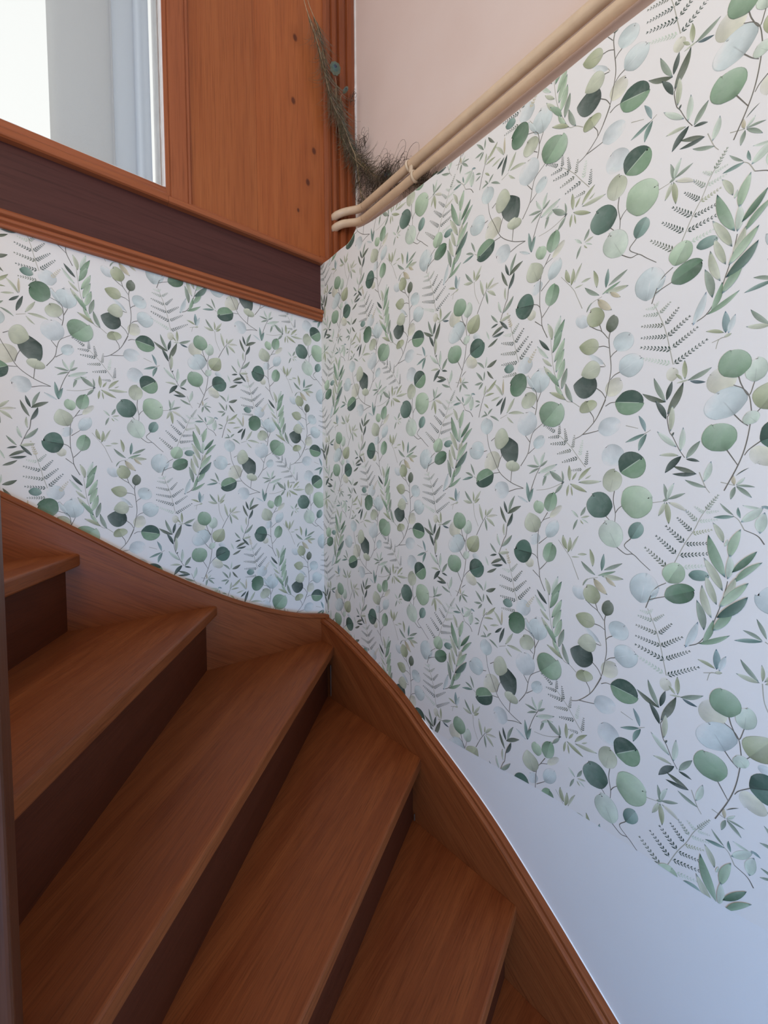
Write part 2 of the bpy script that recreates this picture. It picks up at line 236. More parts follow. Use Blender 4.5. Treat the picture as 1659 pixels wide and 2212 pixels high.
# ------------------------------------------------------------------ printed wallpaper
TILE = """r fb 10030 400 9855 772 9746 571 0
s d 10084 272 10448 521 10185 626 0
r lo 9909 -77 9988 327 9778 118 0
r d 9843 -531 9590 -122 9475 -341 0
r lg 10112 -330 10601 -178 10369 36 0
r pg 10046 -1085 9822 -625 9719 -860 0
r te 10277 -905 10431 -622 10244 -725 0
m - 9989 -27 9970 -230 10007 -459 10003 -617 0
m - 10007 -464 10054 -387 10112 -332 0
m - 10046 -1085 10196 -1192 10316 -1184 10447 -1305 10591 -1434 0
m - 10277 -905 10171 -1043 10316 -1184 0
m - 9842 -521 9913 -603 0
l gg 10809 -224 10767 56 0.24
l pg 10825 -220 10920 66 0.26
l gg 10829 -206 11079 -105 0.24
l lo 10789 -253 10695 -495 0.3
l ol 10814 -252 10853 -625 0.26
l fo 10840 -259 11111 -408 0.26
l gg 10758 -239 10849 -201 0.5
t - 10592 -269 10758 -244 0
t - 10949 -1253 11080 -939 11208 -696 11313 -442 11502 -144 0
f do 10830 -1340 10515 -1054 6
f dk 10970 -1111 10680 -838 6
f dk 11079 -916 10823 -664 5
f dk 11174 -721 10982 -517 5
f gg 11242 -556 11092 -385 4
f pg 11331 -419 11219 -329 3
f pg 11078 -1317 11357 -1259 5
f dk 11016 -1129 11425 -1057 7
f dk 11095 -938 11409 -895 6
f ol 11187 -761 11429 -683 5
f pg 11270 -559 11496 -518 5
f pg 11352 -414 11507 -388 4
f gg 11357 -374 11502 -146 5
r b 10451 -2020 10538 -1489 10277 -1721 0
l b 10610 -1887 10734 -1708 0.4
r te 11147 -1434 11420 -1410 11267 -1334 0
r dg 10819 -1853 11231 -1678 10996 -1602 0
r lg 10859 -1600 11024 -1269 10777 -1451 0
m - 10534 -2097 10610 -1867 10692 -1715 10835 -1613 0
m - 10585 -1945 10695 -1895 10819 -1848 0
l b 11123 -2636 11290 -2165 0.26
l g 11356 -2497 11488 -2091 0.24
l g 11301 -2525 11700 -2288 0.2
l gg 11370 -2290 11264 -1817 0.27
l lo 11464 -2074 11329 -1565 0.24
l lo 11525 -1851 11375 -1401 0.25
l lo 11595 -1620 11345 -1123 0.24
l lo 11587 -874 11448 -564 0.3
l g 11624 -1409 11395 -758 0.24
l pg 11605 -926 11640 -816 0.4
l lg 11668 -1096 11792 -648 0.3
l pg 11650 -1427 11672 -1048 0.3
l dg 11698 -1319 11986 -965 0.24
l g 11735 -1463 12050 -1120 0.22
l lo 11606 -1737 11750 -1390 0.27
l lg 11557 -1878 11901 -1445 0.26
l g 11486 -2269 11731 -1871 0.3
l d 11526 -2049 11899 -1655 0.3
m - 11109 -2605 11208 -2573 11319 -2491 11450 -2255 11533 -1992 11606 -1726 11651 -1459 0
l be 11699 10 11689 157 0.4
l pg 11719 13 11823 123 0.3
l gg 11722 5 11941 -22 0.18
l gg 11722 -4 11908 -179 0.26
l gg 11709 -12 11660 -206 0.34
t - 11532 60 11706 5 0
l te 11709 -5653 11453 -5672 0.26
l gg 11700 -5632 11531 -5448 0.18
l te 11782 -5673 11750 -5509 0.3
l pg 12008 -5522 11798 -5479 0.24
l pg 11788 -5735 12043 -5499 0.4
l pg 12008 -5893 12057 -5576 0.5
l bg 12015 -5491 12132 -5538 0.4
m - 12062 -6047 11984 -5928 11830 -5848 0
t - 11830 -5848 11762 -5704 11691 -5638 0
l bg 11544 2315 11534 2647 0.34
l b 11577 2302 11658 2565 0.34
l ol 11526 2325 11295 2409 0.26
l lo 11527 2268 11618 2290 0.6
t - 11569 2256 11468 2243 11428 2106 0
t - 11519 2260 11378 2215 0
l gg 6748 -300 6528 -21 0.22
l lo 6761 -313 6480 -256 0.3
l ol 6788 -286 6774 -34 0.22
l lo 6808 -286 7004 -26 0.24
l ol 6821 -318 6969 -205 0.36
t - 6788 -313 6822 -607 6936 -874 0
l lo 7068 -735 6960 -332 0.2
l ol 7141 -617 7153 -452 0.28
l lo 7163 -621 7352 -424 0.3
l fo 7179 -634 7471 -590 0.24
l lo 7163 -660 7397 -849 0.3
l gg 7131 -675 7187 -965 0.22
m - 6884 -1085 7020 -824 7153 -622 0
l do 10776 -3780 10415 -3577 0.24
l gg 10772 -3774 10589 -3342 0.2
r fo 10852 -3454 10866 -3232 10775 -3376 0
l dk 10784 -3753 10858 -3454 0.3
l dk 10782 -4064 10617 -3735 0.28
l do 10797 -3991 11017 -3506 0.26
l gg 11072 -3486 11388 -3346 0.26
l db 11101 -3498 11313 -3557 0.28
l ol 11036 -3459 11026 -3150 0.27
l ol 11002 -3459 10905 -3346 0.34
l lo 10922 -3500 11091 -3474 0.2
l lo 10848 -4279 10867 -3842 0.22
l pg 10942 -4539 10653 -4250 0.24
l pg 10994 -4616 11027 -4223 0.26
l lo 10975 -4680 10690 -4655 0.24
l gg 11076 -4733 11260 -4466 0.32
l dk 11012 -4689 10781 -4957 0.36
l dk 11073 -4744 11259 -4795 0.3
l do 11222 -4989 10896 -4849 0.24
l dk 11226 -4987 10886 -4976 0.22
l gg 11352 -5207 11063 -5076 0.22
l pg 11317 -5117 11407 -4795 0.32
l dk 10871 -4354 10902 -4291 0.5
t - 11257 -4963 11337 -5188 11399 -5292 0
m - 11013 -3507 10896 -3738 10818 -3988 10798 -4057 10834 -4274 10887 -4371 10973 -4573 11056 -4719 0
l bg 10476 -4235 10364 -3941 0.26
l te 10472 -4265 10154 -4388 0.22
l te 10495 -4273 10375 -4555 0.32
t - 10465 -4268 10556 -4214 0
t - 10161 -4090 10361 -4164 0
m - 9872 2825 9850 2707 9865 2503 9894 2146 9850 1854 9805 1636 9672 1337 0
r ol 9690 3000 9511 3311 9435 3181 0
r do 9872 2810 9939 3097 9802 2971 0
r fb 9463 3043 9252 3270 9254 3111 0
q ol 9671 2600 9308 2701 9471 2803 0
r b 9990 2453 10205 2709 9930 2635 0
r fb 9758 2273 9475 2506 9555 2373 0
q dk 9644 1851 9203 1993 9401 2148 0
q lo 9704 2240 9353 2158 9451 2356 0
r b 10041 2064 10401 2233 10138 2340 0
r fo 9846 1674 10057 1942 9842 1906 0
s d 9976 1541 10443 1453 10222 1709 0
r ol 9527 -3753 9457 -3539 9299 -3727 0
r fb 9681 -4125 10071 -4013 9881 -3899 0
m - 9666 2606 9766 2592 9864 2533 0
m - 9990 2453 9926 2413 9874 2351 0
m - 10045 2063 9956 2028 9885 1961 0
m - 9494 3039 9623 2936 9724 2868 9837 2711 0
m - 9644 1851 9741 1761 9810 1635 0
m - 9684 2240 9784 2217 0
t - 9695 2357 9758 2291 9796 2219 0
m - 9807 1496 9892 1540 9976 1541 0
m - 9683 3002 9724 2868 0
m - 9527 -3753 9590 -3863 9597 -3957 0
m - 9808 -3572 9720 -3763 9597 -3965 9391 -4163 9243 -4230 0
m - 9391 -4163 9527 -4148 9687 -4123 0
l ol 9106 3975 9027 4261 0.36
l ol 9129 3914 9172 4224 0.3
l lo 9195 3947 9341 4264 0.16
t - 9352 3407 9247 3666 9169 3838 8929 4155 0
l lo 9204 3838 9365 3852 0.2
l ol 9617 3692 9557 4034 0.27
l gg 9670 3541 9395 3781 0.24
l lo 9330 3901 9507 3918 0.32
l te 9782 3631 9818 3964 0.26
l gg 9823 3656 10146 3821 0.22
l g 9715 3538 10034 3660 0.18
l lo 9788 3537 10168 3537 0.28
l be 9856 3530 10040 3380 0.36
l be 9641 3476 9895 3202 0.4
l gg 9438 3309 9534 3457 0.2
t - 9438 3309 9540 3447 9715 3500 0
r lg 8532 -514 8466 -246 8382 -388 0
r g 8705 -465 8803 -80 8622 -245 0
q lo 8421 -911 8274 -505 8150 -682 0
r fo 8743 -587 8990 -343 8826 -414 0
r b 8686 -998 8905 -653 8667 -798 0
r fb 8492 -1125 8331 -984 8293 -1130 0
s2 d 8342 -1364 7927 -1308 8159 -1088 0
r g 8687 -1510 8805 -1115 8595 -1315 0
r fo 8368 -1636 8203 -1500 8348 -1483 0
m - 8649 -2127 8533 -1863 8518 -1681 8477 -1445 8475 -1162 8497 -854 8584 -663 8743 -587 0
m - 8342 -1364 8426 -1403 8486 -1479 0
m - 8531 -1686 8618 -1593 8687 -1510 0
m - 8500 -1148 8686 -998 0
m - 8693 -486 8584 -663 0
m - 8369 -1720 8546 -1873 0
m - 8421 -911 8490 -878 0
l lo 8749 -2203 8651 -1846 0.3
l pg 8797 -2182 8932 -1772 0.26
l g 8787 -2358 9013 -1865 0.26
l dk 8701 -2398 8466 -2115 0.24
l pg 8678 -2548 8426 -2237 0.2
l g 8764 -2467 8959 -2062 0.3
l lo 8754 -2726 8547 -2519 0.26
l lg 8803 -2657 9017 -2234 0.28
l lg 8841 -2869 9010 -2440 0.3
l lo 8819 -3002 8579 -2683 0.26
l lg 8868 -3059 9017 -2632 0.3
l g 8905 -3161 8656 -2819 0.28
l gg 8965 -3223 9071 -2829 0.3
l lg 8991 -3349 8832 -3092 0.26
l ol 9055 -3450 8705 -3238 0.24
l gg 9190 -3518 9047 -3123 0.26
t - 9327 -3628 9190 -3518 9051 -3451 8905 -3142 8792 -2799 8738 -2368 8724 -2161 0
t - 7992 -2463 7919 -2203 7875 -1985 7817 -1768 7757 -1475 0
f dk 7964 -2461 7581 -2424 6
f do 7934 -2250 7562 -2186 6
f dk 7876 -2040 7572 -1949 5
f pg 7817 -1831 7628 -1793 3
f dk 8019 -2421 8294 -2123 6
f dk 7934 -2238 8202 -1990 6
f dk 7904 -2031 8102 -1794 5
f gg 7831 -1822 7980 -1653 4
f be 8225 -2546 8388 -2311 4
f do 7951 -2696 7613 -2695 6
f be 7802 -1670 7713 -1354 5
r fb 8214 -2739 8074 -2398 7965 -2593 0
r te 7880 -2578 7641 -2518 7764 -2451 0
r dg 8181 -3030 7790 -2876 7980 -2715 0
l b 8364 -3105 8187 -2793 0.3
r b 8521 -3202 8451 -2725 8264 -2935 0
r lo 8319 -3462 8158 -3189 8060 -3368 0
m - 8395 -3647 8432 -3414 8390 -3135 8181 -3030 0
m - 8432 -3394 8521 -3202 0
t - 8390 -3123 8309 -2936 8214 -2787 0
m - 8319 -3462 8394 -3521 0
f dk 8592 -3918 8604 -3843 2
r g 8565 -3843 8933 -3505 8599 -3433 0
r fb 8171 -4056 8234 -3555 7981 -3892 0
r b 8388 -4332 8589 -4107 8418 -4121 0
m - 8060 -4691 8229 -4434 8280 -4193 8353 -3997 8565 -3843 0
m - 8281 -4205 8171 -4056 0
m - 8242 -4441 8388 -4332 0
t - 9457 400 9314 596 9146 832 8928 1059 0
f dk 8839 1133 8617 1301 5
f dk 8937 1039 8712 1041 4
f dk 9074 893 8761 906 5
f do 9180 747 8903 697 5
f dk 9304 586 9007 524 5
f dk 8928 1073 8929 1273 4
f dk 9077 914 9040 1165 5
f do 9202 786 9232 1018 5
f pg 9341 626 9391 900 5
f dk 9464 432 9487 690 5
f do 9388 361 9194 349 4
r b 7179 -3915 7167 -3543 7010 -3755 0
r b 7094 -4302 6692 -4204 6942 -4038 0
r fo 7456 -4692 7172 -4409 7095 -4637 0
q dk 7579 -4418 7983 -4209 7839 -3992 0
q lo 7390 -4019 7761 -4099 7632 -3829 0
r lo 7839 -4795 7895 -4570 7661 -4597 0
s d 7357 -4818 6878 -5016 7076 -4706 0
r fb 7769 -5238 7397 -5171 7619 -5009 0
m - 8131 -5172 7812 -5032 7527 -4803 7356 -4467 7228 -4189 7179 -3909 0
m - 7839 -4795 7812 -5032 0
m - 7481 -4694 7525 -4541 7579 -4418 0
m - 7357 -4818 7527 -4803 0
m - 7769 -5238 7957 -5184 8131 -5172 0
m - 7094 -4302 7181 -4285 0
m - 7291 -4076 7390 -4014 0
l gg 6820 -4837 6700 -4556 0.2
l gg 6776 -4872 6547 -4764 0.26
l te 6776 -4881 6448 -4946 0.22
t - 6804 -4876 6871 -4921 0
l pg 8510 -4726 8371 -4471 0.24
l gg 8497 -4731 8209 -4685 0.22
l pg 8528 -4711 8623 -4441 0.28
l gg 8528 -4728 8680 -4611 0.3
l gg 8497 -4760 8260 -4869 0.22
l pg 8472 -4862 8893 -4696 0.24
m - 8290 -5269 8407 -4943 8528 -4711 0
l gg 8658 -4893 8573 -5129 0.28
l pg 8589 -4945 8863 -4822 0.2
t - 8472 -4862 8627 -4848 8727 -4816 0
l te 8270 -5467 8207 -5038 0.22
l te 8281 -5462 8364 -5170 0.3
l b 8238 -5474 7992 -5332 0.22
t - 9026 124 8807 30 8625 -15 8436 -25 0
l gg 9018 130 8728 359 0.34
l gg 9012 124 8989 353 0.2
l ol 9149 143 9136 455 0.28
l ol 9196 160 9291 312 0.3
l ol 9320 143 9562 395 0.24
l lo 9455 180 9564 247 0.26
l lo 9321 116 9760 121 0.2
l ol 9155 93 9495 -79 0.24
l ol 9133 72 9096 -159 0.26
l ol 9178 43 9208 -148 0.2
l gg 9007 91 8844 -103 0.3
l dk 8983 92 9041 135 0.5
l do 7709 -757 7545 -375 0.2
l dk 7736 -538 7644 -258 0.26
l gg 7765 -530 7923 -138 0.2
l do 7736 -546 8079 -365 0.28
l dk 7724 -838 7870 -517 0.27
l lo 7661 -1031 7650 -767 0.22
l pg 7550 -1273 7474 -1006 0.24
l gg 7580 -1295 7859 -1012 0.24
l gg 7455 -1456 7270 -1235 0.22
l lo 7497 -1456 7791 -1396 0.26
l dk 7461 -1486 7271 -1532 0.3
l dk 7724 -1680 7515 -1449 0.26
l do 7626 -1570 7303 -1719 0.24
l dk 7627 -1702 7316 -1740 0.22
l do 7185 -1936 7457 -1803 0.26
l pg 7232 -1772 7145 -1561 0.22
m - 7729 -831 7702 -1028 7653 -1120 7527 -1435 0
l gg 7091 -2390 6881 -2202 0.24
l pg 7117 -2378 7161 -2145 0.22
l do 7162 -2383 7436 -2271 0.36
l do 7172 -2461 7352 -2685 0.24
l gg 7054 -2669 6852 -2423 0.22
l gg 7077 -2665 7098 -2453 0.22
l gg 7028 -2696 6810 -2711 0.3
l gg 7054 -2709 6930 -2850 0.34
l ol 7158 -2955 7429 -2714 0.24
l lo 7078 -2999 7132 -2787 0.28
l ol 7110 -3032 7372 -3006 0.22
l ol 7089 -3198 7217 -3327 0.3
l gg 6965 -3186 6825 -3238 0.3
l gg 6981 -3155 6831 -3089 0.3
m - 6939 -3491 7014 -3215 7094 -3009 7190 -2882 0
l lo 7592 -3101 7371 -2796 0.2
l be 7607 -3089 7613 -2736 0.16
l lo 7517 -3113 7280 -3169 0.24
l dk 7540 -3520 7675 -3132 0.24
l dk 7417 -3309 7607 -3149 0.3
l gg 7193 -3472 7005 -3501 0.28
l gg 7177 -3471 7089 -3359 0.26
l gg 7193 -3472 7324 -3343 0.3
l gg 7256 -3503 7499 -3654 0.2
l lo 7698 -3511 7896 -3205 0.24
l lo 7742 -3517 8134 -3576 0.2
l lo 7713 -3584 7877 -3751 0.22
t - 7535 -3599 7713 -3538 0
l pg 9330 -566 9195 -428 0.3
l gg 9370 -537 9467 -354 0.34
l gg 9317 -602 9228 -817 0.24
l lo 9384 -572 9544 -531 0.28
l pg 9398 -598 9525 -673 0.24
l ol 9371 -613 9435 -696 0.3
m - 11577 -5259 11735 -4881 11821 -4578 11871 -4202 11867 -4030 11839 -3858 11769 -3747 11657 -3674 0
m - 11714 -3555 11751 -3689 11839 -3858 11900 -3669 0
m - 11599 -4641 11672 -4770 11735 -4881 0
m - 11675 -4116 11763 -4233 11840 -4305 0
r pg 11900 -3673 11925 -3337 11784 -3501 0
r fo 11662 -3678 11366 -3452 11522 -3364 0
r g 11714 -3564 11611 -3149 11467 -3369 0
r b 11678 -4115 11446 -3751 11293 -3976 0
r g 11599 -4645 11407 -4234 11316 -4546 0
r pg 11930 -4260 11811 -4122 11780 -4247 0
r fb 6840 3513 6905 3649 6641 3673 0
q ol 6668 3712 6919 4086 6607 3971 0
s2 d 6683 3237 7081 3395 6716 3464 0
r fo 6809 3119 6644 2915 6891 2983 0
m - 6567 3588 6641 3673 6675 3716 0
m - 6683 3237 6558 3128 6507 3047 0
l dk 11713 -5039 11866 -4923 0.08
t - 10866 2005 10812 2279 10768 2495 10714 2693 10628 2926 10563 3086 0
f pg 10827 2026 10430 2203 7
f dk 10838 2254 10394 2401 7
f dk 10768 2484 10395 2561 7
f do 10718 2680 10398 2756 6
f gg 10645 2886 10428 2928 4
f pg 10595 3006 10458 3028 3
f dk 10876 2008 11305 2278 8
f dk 10851 2280 11179 2504 7
f dk 10778 2481 11073 2708 6
f dk 10744 2684 10920 2891 5
f gg 10659 2893 10802 3022 4
f pg 10585 3009 10635 3084 2"""
W, H = 0.53, 0.51879
PAL = dict(dk=(52, 68, 60), d=(74, 98, 86), dg=(76, 104, 80), g=(117, 141, 115), lg=(148, 166, 140), pg=(172, 182, 167),
    b=(177, 185, 184), fb=(181, 185, 185), bg=(118, 138, 137), db=(66, 86, 90), ol=(146, 150, 120), lo=(164, 167, 146), be=(172, 162, 136),
    fo=(180, 177, 160), gg=(124, 135, 120), do=(84, 92, 76), te=(98, 124, 114))
REF = lin((199, 195, 193)); BG = np.array([1.0, 1.0, 1.0])
def rel(c):
    l = lin(c); return np.array([l[i]/REF[i] for i in range(3)])
RELP = {k: rel(v) for k, v in PAL.items()}
STEM = rel((96, 92, 84)); PSTEM = rel((150, 146, 134))
FADE = {'fb', 'fo', 'pg', 'b'}
def leaf_grid(kind, colk, base, tip, hw, rnd):
    L = (tip-base); ln = np.linalg.norm(L); ax = L/ln; pr = np.array([-ax[1], ax[0]])
    broad = kind != 'l'
    ts = np.linspace(0, 1, 15 if broad else 9)
    ts = 0.5-0.5*np.cos(ts*math.pi)*(1.0) if broad else ts
    ss = [-1, -0.93, -0.8, -0.45, -0.1, -0.045, 0.0, 0.045, 0.1, 0.45, 0.8, 0.93, 1] if broad else [-1, -0.8, 0, 0.8, 1]
    c0 = RELP[colk]; pts = []; cols = []
    dark_half = rnd.choice([-1, 1]); end = rnd.choice([-1, 1]); curve = rnd.uniform(-0.06, 0.06)*ln if not broad else 0
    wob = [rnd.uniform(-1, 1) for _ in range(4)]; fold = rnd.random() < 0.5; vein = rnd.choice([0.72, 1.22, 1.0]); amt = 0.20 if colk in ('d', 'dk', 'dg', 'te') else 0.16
    fadeE = 0.62 if colk in ('fb', 'fo') else (0.5 if colk in ('b', 'pg') else (0.34 if colk in ('g', 'lg', 'te', 'lo', 'ol', 'be') else 0.2))
    for t in ts:
        if kind == 'l': w = (4*t*(1-t))**0.95*(1.02-0.22*t)*0.94
        elif kind == 'q': w = (max(0, math.sin(math.pi*t**0.82)))**0.72
        else:
            w = math.sqrt(max(0, 1-(2*t-1)**2))
            if t < 0.18: w *= 0.72+0.28*(t/0.18)
        for s in ss:
            x = t*ln; y = s*w*hw*(1+(0.05*wob[0]*math.sin(5*t+wob[1]*3)+0.03*wob[2]*s)*(1 if broad else 0))
            if kind in ('r', 's', 's2'):
                x -= (0.07+0.09*abs(wob[0]))*ln*math.exp(-((s+0.35*wob[3])/0.24)**2)*t**5
                x += 0.05*ln*wob[2]*s*t*t
            y += curve*4*t*(1-t)
            pts.append(base+ax*x+pr*y)
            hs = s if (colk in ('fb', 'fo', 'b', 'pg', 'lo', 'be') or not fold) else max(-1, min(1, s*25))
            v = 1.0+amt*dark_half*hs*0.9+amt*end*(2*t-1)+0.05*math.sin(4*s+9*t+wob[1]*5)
            c = c0*v
            if kind == 's':      # two halves either side of a pale vein; the left half is the dark one
                c = c0*0.62 if s > 0.03 else RELP['g']*0.92*(1.0 if t > 0.2 else 0.9)
                if abs(s) < 0.03: c = RELP['pg']*1.0 if 0.06 < t < 0.9 else c0
            elif kind == 's2':
                k = min(1, max(0, (t-0.1)*1.3)); c = (c0*0.55 if s > 0 else c0*1.15)*(1-k)+(c0*0.95)*k
                if abs(s) < 0.05 and t < 0.75: c = c0*(0.45 if s >= 0 else 1.2)
            elif broad and abs(s) < 0.03 and 0.02 < t < 0.55 and colk not in ('fb', 'fo'):
                c = c*vein
            elif kind == 'l' and s == 0 and t < 0.8: c = c*0.86
            e = t if end > 0 or colk in ('fb', 'fo', 'b', 'pg') else 1-t
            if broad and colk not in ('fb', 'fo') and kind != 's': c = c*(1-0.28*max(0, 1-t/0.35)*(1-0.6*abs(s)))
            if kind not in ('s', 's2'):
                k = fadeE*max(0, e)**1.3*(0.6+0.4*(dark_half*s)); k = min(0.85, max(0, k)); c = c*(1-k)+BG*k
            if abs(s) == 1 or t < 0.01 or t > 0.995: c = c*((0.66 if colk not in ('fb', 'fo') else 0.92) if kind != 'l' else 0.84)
            cols.append(np.clip(c, 0.01, 1.0))
    n = len(ss); tris = []
    for i in range(len(ts)-1):
        for j in range(n-1):
            a = i*n+j; tris += [(a, a+1, a+n+1), (a, a+n+1, a+n)]
    return np.array(pts), np.array(cols), tris
def ribbon(pts, w0, w1, col):
    P = np.array(pts, float)
    if len(P) > 2:   # smooth
        cv = catmull([(p[0], p[1], 0) for p in P], 5); P = np.array([(q.x, q.y) for q in cv])
    V = []; C = []; T = []
    for i, p in enumerate(P):
        d = P[min(i+1, len(P)-1)]-P[max(i-1, 0)]; d = d/(np.linalg.norm(d)+1e-9); nn = np.array([-d[1], d[0]])
        k = i/(len(P)-1); w = (w0*(1-k)+w1*k)/2
        V += [p+nn*w, p-nn*w]; C += [col, col]
    for i in range(len(P)-1): T += [(2*i, 2*i+1, 2*i+3), (2*i, 2*i+3, 2*i+2)]
    return np.array(V), np.array(C), T
def frond(root, tip, n, colk, rnd):
    L = tip-root; ln = np.linalg.norm(L); ax = L/ln; pr = np.array([-ax[1], ax[0]])
    c = RELP[colk]; V = []; C = []; T = []
    rv, rc, rt = ribbon([root, tip], 0.0008, 0.0004, c*0.7+BG*0.3); V += list(rv); C += list(rc); T += rt
    n = max(3, int(n)+1); lw = ln/n
    for k in range(n+1):
        p = root+ax*ln*((k+0.35)/(n+0.5)); sz = min(lw*1.12, 0.0125)*(1.0-0.45*k/n)
        for sd in (-1, 1):
            if k == n: sd_ang = sd*0.25
            else: sd_ang = sd*0.75
            d = ax*math.cos(sd_ang)+pr*math.sin(sd_ang); e = np.array([-d[1], d[0]]); w = sz*0.19
            q = p+pr*sd*0.0004
            i0 = len(V)
            V += [q, q+d*sz*0.35+e*w, q+d*sz*0.75+e*w*0.75, q+d*sz, q+d*sz*0.75-e*w*0.75, q+d*sz*0.35-e*w]
            cc = c*rnd.uniform(0.85, 1.15); C += [cc]*6
            T += [(i0, i0+1, i0+5), (i0+1, i0+2, i0+5), (i0+2, i0+4, i0+5), (i0+2, i0+3, i0+4)]
    return np.array(V), np.array(C), T
def tile_elements():
    els = []; boxes = []
    rows = [ln.split() for ln in TILE.strip().splitlines()]
    rows.sort(key=lambda r: {'t': 0, 'f': 1, 'm': 2}.get(r[0], 3) if not (r[1] in ('fb', 'fo', 'b') and r[0] == 'r') else 0.5)
    for idx, r in enumerate(rows):
        k, c = r[0], r[1]; n = np.array([float(x) for x in r[2:-1]])/10000.0; w = float(r[-1])
        P = n.reshape(-1, 2); rnd = random.Random(idx*7+3)
        if k == 'm': V, Cc, T = ribbon(P, 0.0016, 0.0011, STEM)
        elif k == 't': V, Cc, T = ribbon(P, 0.0014, 0.0010, PSTEM)
        elif k == 'f': V, Cc, T = frond(P[0], P[1], w, c, rnd)
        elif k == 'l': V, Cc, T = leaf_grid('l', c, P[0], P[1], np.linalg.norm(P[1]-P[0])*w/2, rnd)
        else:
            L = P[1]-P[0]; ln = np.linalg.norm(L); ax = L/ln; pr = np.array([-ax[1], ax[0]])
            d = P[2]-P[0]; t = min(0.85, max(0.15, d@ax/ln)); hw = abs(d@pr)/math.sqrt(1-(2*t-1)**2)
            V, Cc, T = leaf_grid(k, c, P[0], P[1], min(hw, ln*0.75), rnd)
        lo, hi = V.min(0), V.max(0); lay = 0
        for (l2, h2, y2) in boxes:
            for (du, dv) in ((0, 0), (W, H/2), (-W, -H/2), (W, -H/2), (-W, H/2), (0, H), (0, -H)):
                sh = np.array([du, dv])
                if (lo < h2+sh).all() and (hi > l2+sh).all(): lay = max(lay, y2+1)
        boxes.append((lo, hi, lay)); els.append((V, Cc, np.array(T), lay, idx))
    return els
ELS = tile_elements()
def clip(V, C, T, f):
    """keep the part of the triangles where f(vertex) >= 0"""
    s = f(V); keep = (s >= 0)[T]; full = keep.all(1); part = keep.any(1) & ~full
    NV = list(V); NC = list(C); NT = [tuple(t) for t in T[full]]
    for t in T[part]:
        poly = []
        for i in range(3):
            a, b = t[i], t[(i+1) % 3]
            if s[a] >= 0: poly.append(a)
            if (s[a] >= 0) != (s[b] >= 0):
                k = s[a]/(s[a]-s[b]); NV.append(V[a]+(V[b]-V[a])*k); NC.append(C[a]+(C[b]-C[a])*k); poly.append(len(NV)-1)
        for i in range(1, len(poly)-1): NT.append((poly[0], poly[i], poly[i+1]))
    return np.array(NV), np.array(NC), np.array(NT) if NT else np.zeros((0, 3), int)
def wallpaper_print(name, du0, dv0, umin, umax, fns, vmin, vmax, to3d, parent):
    """stamps the repeat over u in umin..umax; fns clip it to the sheet's edges"""
    AV, AC, AT, n = [], [], [], 0
    for (V, C, T, lay, idx) in ELS:
        V = V+np.array([du0, dv0]); lo, hi = V.min(0), V.max(0)
        for i in range(math.floor((umin-hi[0])/W), math.ceil((umax-lo[0])/W)+1):
            for j in range(-8, 9):
                sh = np.array([i*W, j*H-(i % 2)*H/2])
                l, h = lo+sh, hi+sh
                if h[0] < umin or l[0] > umax or h[1] < vmin or l[1] > vmax: continue
                v, c, t = V+sh, C, T
                for f in fns:
                    if (f(v) < 0).any(): v, c, t = clip(v, c, t, f)
                if len(t) == 0: continue
                used = np.unique(t); mp = -np.ones(len(v), int); mp[used] = np.arange(len(used))
                v, c, t = v[used], c[used], mp[t]
                z = 0.0004+0.00006*(lay+1)+idx*1.5e-7
                AV.append(np.column_stack([v, np.full(len(v), z)])); AC.append(c); AT.append(t+n); n += len(v)
    AV = np.vstack(AV); AC = np.vstack(AC); AT = np.vstack(AT)
    P3 = to3d(AV)
    me = bpy.data.meshes.new(name)
    me.vertices.add(len(P3)); me.vertices.foreach_set('co', P3.astype(np.float32).ravel())
    me.loops.add(AT.size); me.loops.foreach_set('vertex_index', AT.astype(np.int32).ravel())
    me.polygons.add(len(AT)); me.polygons.foreach_set('loop_start', np.arange(0, AT.size, 3, dtype=np.int32))
    me.update(calc_edges=True)
    at = me.color_attributes.new('ink', 'FLOAT_COLOR', 'POINT')
    at.data.foreach_set('color', np.column_stack([AC*np.array(PAPER), np.ones(len(AC))]).astype(np.float32).ravel())
    me.materials.append(M_INK)
    o = bpy.data.objects.new(name, me); link(o)
    o.parent = parent; o.matrix_local = par_world(parent).inverted(); WM[o.name] = Matrix()
    tag(o, kind='stuff'); return o
def ink_material():
    m, nt, b = mat('wallpaper_ink')
    a = nt.nodes.new('ShaderNodeAttribute'); a.attribute_name = 'ink'
    v = coords(nt, (1, 1, 1))
    n1 = noise_tex(nt, v, 75.0, 4, 0.65, 0.6)
    c = mixc(nt, ramp(nt, n1, 0.32, 0.70), a.outputs['Color'], (0.9, 0.92, 0.92), 'MULTIPLY')
    sc = nt.nodes.new('ShaderNodeMath'); sc.operation = 'MULTIPLY'; sc.inputs[1].default_value = 0.10
    n2 = noise_tex(nt, v, 40.0, 3, 0.6, 0.5); nt.links.new(ramp(nt, n2, 0.45, 0.75), sc.inputs[0])
    c = mixc(nt, sc.outputs[0], c, (0.8, 0.8, 0.78))
    nt.links.new(c, b.inputs['Base Color']); b.inputs['Roughness'].default_value = 0.65
    return m
M_INK = ink_material()
